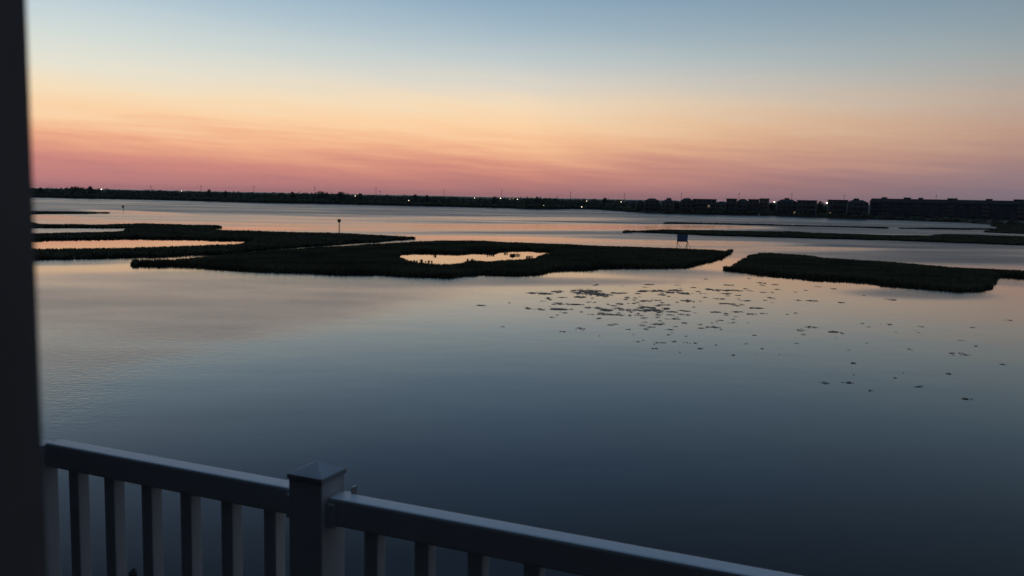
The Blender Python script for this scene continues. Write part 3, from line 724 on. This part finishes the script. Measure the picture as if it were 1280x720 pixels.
# two small boats lying at the far shore
def boat(px, py, ln, label, rz, cabin=True):
    p = at(px, py); e = empty('motor_boat', (p.x, p.y, 0), rz)
    h = MB(); ring = []
    sec = [(-.5, .34, .55), (-.2, .38, .55), (.15, .36, .46), (.38, .2, .72), (.5, .02, .85)]
    for (u, w, t_) in sec: ring.append([(u * ln, -w * ln * .4, t_), (u * ln, -w * ln * .28, -.1), (u * ln, w * ln * .28, -.1), (u * ln, w * ln * .4, t_)])
    h.v = [v for r_ in ring for v in r_]
    for k in range(4):
        for q in range(3): h.f.append((4 * k + q, 4 * k + q + 1, 4 * k + q + 5, 4 * k + q + 4))
        h.f.append((4 * k + 3, 4 * k, 4 * k + 4, 4 * k + 7))
    h.f += [(0, 3, 2, 1), (16, 17, 18, 19)]
    h.build('hull', M['boat'], e)
    if cabin:
        cb = MB().box(-ln * .12, ln * .14, -ln * .09, ln * .09, .55, 1.35).build('cabin', M['boat'], e)
        MB().box(ln * .141, ln * .15, -ln * .08, ln * .08, .85, 1.25).build('windscreen', M['glass'], e)
    MB().box(-ln * .55, -ln * .5, -.2, .2, .2, 1.0).build('outboard', M['sign_dark'], e)
    tag(e, label, 'boat'); return e
boat(610, 260.4, 4.6, 'small white motor boat lying off the shore below the marina lamps', .1, False)
boat(948.5, 269.6, 4.2, 'small pale boat by the bulkhead under the tower house', 1.3)

# ------------------------------------------------------------------ markers on the bay
p = at(424, 291.5); e = empty('channel_marker', (p.x, p.y, 0))
zt = zof(p.xy.length, 424, 274); ppm = FPX / p.xy.length
MB().bar((0, 0, -1), (0, 0, zt - .1), .12, .11, 8).build('post', M['wood'], e)
MB().box(-.38, .38, -.16, -.12, zt - .75, zt).build('marker_board', M['sign_dark'], e)
MB().box(-.36, .36, .12, .16, zt - .73, zt - .02).build('marker_board', M['sign_dark'], e)
tag(e, 'thin post with a small dark square board behind the left marsh', 'channel marker')
p = at(154, 261.8); e = empty('channel_marker', (p.x, p.y, 0)); zt = zof(p.xy.length, 154, 257)
MB().bar((0, 0, -1), (0, 0, zt - .1), .12, .1, 8).build('post', M['wood'], e)
MB().box(-.5, .5, -.16, -.12, zt - 1.0, zt).build('marker_board', M['sign_dark'], e)
tag(e, 'tiny distant marker post in open water right of the thin left sandbar', 'channel marker')
p = at(852.5, 310.6, .14); dist = p.xy.length; rz = -math.atan2(p.x, p.y); k = dist / FPX
e = empty('sign_board', (p.x, p.y, .14), rz)
zt = zof(dist, 852, 293.2) - .14; zb = zof(dist, 852, 302.2) - .14; hw = 6.4 * k
MB().box(-hw, hw, -.05, .05, zb, zt).build('board', M['board'], e)
for x in (-hw + .02, hw - .12):
    MB().box(x - .02, x + .10, .06, .16, -.4, zt + .12).build('leg', M['sign_dark'], e)
for x in (-hw + .05, hw - .05):
    MB().bar((x, .1, zb + .1), (x + 4.2 * k, 1.1, 0), .045, .045, 6).build('brace', M['sign_dark'], e)
MB().bar((hw - .05, .1, zb), (hw - 2.2 * k, .9, 0), .04, .04, 6).build('brace', M['wood'], e)
for z in (zb + .2, zt - .25):
    MB().box(-hw + .1, hw - .1, .055, .10, z, z + .1).build('batten', M['wood'], e)
tag(e, 'blank blue-grey board on wooden legs with slanting braces on the main marsh', 'sign board')
# dock piling below the balcony
p = at(166, 716, .9); e = empty('dock_piling', (p.x, p.y, 0))
MB().bar((0, 0, -1.5), (0, 0, .9), .10, .095, 12).build('post', M['sign_dark'], e)
MB().bar((0, 0, .9), (.03, 0, 1.02), .11, .02, 12).build('cap', M['sign_dark'], e)
tag(e, 'dark top of a dock piling in the water seen between white balusters', 'piling')

# ------------------------------------------------------------------ the balcony
THR = math.atan(FPX / 2510); Dr = Vector((math.cos(THR), -math.sin(THR), 0)); Nr = Vector((math.sin(THR), math.cos(THR), 0))
RZ = -THR; ZR = H - .69; DECK = ZR - .92
Apt = at(352, 608.5, ZR)                         # a point on the front top edge of the handrail
def rail_t(pxx, dz=-.09, off=.007, dy=0.0):     # distance along the rail where a sight column meets it
    lo, hi = -2.5, 3.0
    for _ in range(50):
        mid = (lo + hi) / 2; q = Apt + Dr * mid + Nr * off + Vector((0, 0, dz))
        if proj(q)[0] < pxx: lo = mid
        else: hi = mid
    return lo
RW, RHt, BW = .050, .066, .036
def rail_local(root_t): return Apt + Dr * root_t
t_post = rail_t(405, -.1, -.012)                  # front right corner of the post
PW = .092
def section(t0, t1, ts, drop, label, ends):
    o = rail_local(t0) - Vector((0, 0, drop)); L_ = t1 - t0; e = empty('balcony_railing', (o.x, o.y, DECK), RZ)
    zt = o.z - DECK
    MB().box(0, L_, 0, RW, zt - RHt, zt).build('handrail', M['pvc'], e, bevel=.006)
    MB().box(0, L_, .002, RW - .002, .07, .13).build('bottom_rail', M['pvc'], e, bevel=.004)
    for t in ts:
        MB().box(t - t0, t - t0 + BW, .007, .007 + BW, .127, zt - RHt + .004).build('baluster', M['pvc'], e, bevel=.003)
    for xa in ends:
        xa = 0 if xa == 0 else L_ - .020
        MB().box(xa - .0005, xa + .0205, -.004, RW + .004, zt - RHt - .005, zt - .014).build('bracket', M['pvc'], e, bevel=.002)
    tag(e, label, 'railing'); return e
tl_ = rail_t(329.4); s_ = .1312
t_end = rail_t(57, -.09, 0)
ts = [tl_ - s_ * k for k in range(0, 14) if tl_ - s_ * k > t_end + .01]
section(t_end, t_post - PW - .001, ts, 0, 'white balcony railing section left of the capped post, with balusters', (1,))
tr_ = rail_t(535.5) - BW
ts = [tr_ + s_ * k for k in range(-1, 26)]
section(t_post + .001, t_post + 3.4, ts, .005, 'white balcony railing section running off to the right of the capped post', (0,))
# capped post
o = rail_local(t_post - PW) - Nr * ((PW - RW) / 2); e = empty('railing_post', (o.x, o.y, DECK), RZ)
ztp = ZR - DECK + .034
MB().box(0, PW, 0, PW, .002, ztp).build('post', M['pvc'], e, bevel=.004)
cp = MB(); q = .003
cp.box(-q, PW + q, -q, PW + q, ztp - .002, ztp + .010)
cap = cp.build('post_cap', M['pvc2'], e, bevel=.002)
py2 = MB(); b0 = ztp + .0105; m_ = PW / 2
py2.v = [(-q + .002, -q + .002, b0), (PW + q - .002, -q + .002, b0), (PW + q - .002, PW + q - .002, b0), (-q + .002, PW + q - .002, b0), (m_, m_, b0 + .023)]
py2.f = [(3, 2, 1, 0), (0, 1, 4), (1, 2, 4), (2, 3, 4), (3, 0, 4)]
py2.build('cap_point', M['pvc2'], cap)
# small clip on the right side of the post
MB().box(PW + .001, PW + .03, PW * .8, PW * .98, ztp - .050, ztp - .044).box(PW + .03, PW + .035, PW * .8, PW * .98, ztp - .050, ztp - .026).build('rail_clip', M['pvc2'], e)
tag(e, 'square white railing post with a pyramid cap between both railing sections', 'post')
# end post by the door frame
o = rail_local(t_end - .055) - Nr * .012; e = empty('railing_post', (o.x, o.y, DECK), RZ)
MB().box(0, .0545, 0, .052, .002, ZR - DECK - .006).build('post', M['pvc'], e, bevel=.003)
tag(e, 'plain white end post half hidden behind the dark door frame', 'post')
# dark blurred door frame close to the lens
jx = -.25 * .995 * 601 / FPX
db = empty('door_frame', (0, 0, DECK))
zc = DECK
MB().box(jx - .16, jx, .17, .25, .002, 2.5).build('jamb', M['dark_trim'], db)
MB().box(1.0, 1.14, .17, .25, .002, 2.5).build('jamb', M['dark_trim'], db)
MB().box(jx - .16, 1.14, .165, .255, 2.503, 2.66).build('lintel', M['dark_trim'], db)
tag(db, 'dark out of focus door frame filling the left edge', 'door frame')
# house wall and deck round the doorway; roof and side wall added as shade
w = MB().box(-4.5, jx - .163, .172, .248, 0, 3.0).box(1.143, 6, .172, .248, 0, 3.0).box(jx - .163, 1.143, .172, .248, 2.663, 3.0)
o = w.build('house_wall', M['siding']); o.location.z = DECK; tag(o, kind='structure')
pl_, pr_ = Apt + Dr * (t_end - .25) + Nr * .14, Apt + Dr * 3.2 + Nr * .14
fm = MB(); q_ = [(pl_.x - .15, -3), (pr_.x, -3), (pr_.x, pr_.y), (pl_.x - .15, pl_.y + .07)]
fm.v = [(x, y, z) for z in (-.2, 0) for x, y in q_]; fm.f = [(3, 2, 1, 0), (4, 5, 6, 7)] + [(k, (k + 1) % 4, 4 + (k + 1) % 4, 4 + k) for k in range(4)]
fl = fm.build('deck_floor', M['deck'])
sw = MB().box(pl_.x - .30, pl_.x - .153, .25, pl_.y + .3, -.2, 2.99).build('added_side_wall', M['siding']); sw.location.z = DECK; tag(sw, kind='structure')  # unseen wall, added to keep light from the left off the railing
fl.location.z = DECK; tag(fl, kind='structure')
rf = MB().box(-4.5, 6, -3, .95, 3.003, 3.2).build('added_porch_roof', M['siding']); rf.location.z = DECK; tag(rf, kind='structure')  # unseen roof, added and cut back to shade the rail faces
rb = MB().box(-4.5, 6, -3.1, -3.003, 0, 3.0).build('back_wall', M['siding']); rb.location.z = DECK; tag(rb, kind='structure')

# ------------------------------------------------------------------ thin evening haze over the bay
hz = MB().box(-9500, 9500, -60, 9500, -2.0, 40).build('haze', M['mud']); hm = bpy.data.materials.new('evening_haze'); hm.use_nodes = True
t = hm.node_tree; t.nodes.clear(); ho = t.nodes.new('ShaderNodeOutputMaterial'); pv = t.nodes.new('ShaderNodeVolumePrincipled')
pv.inputs['Color'].default_value = (.75, .82, .95, 1); pv.inputs['Density'].default_value = .00003; pv.inputs['Anisotropy'].default_value = 0
t.links.new(pv.outputs[0], ho.inputs['Volume']); hz.data.materials[0] = hm; tag(hz, kind='stuff')
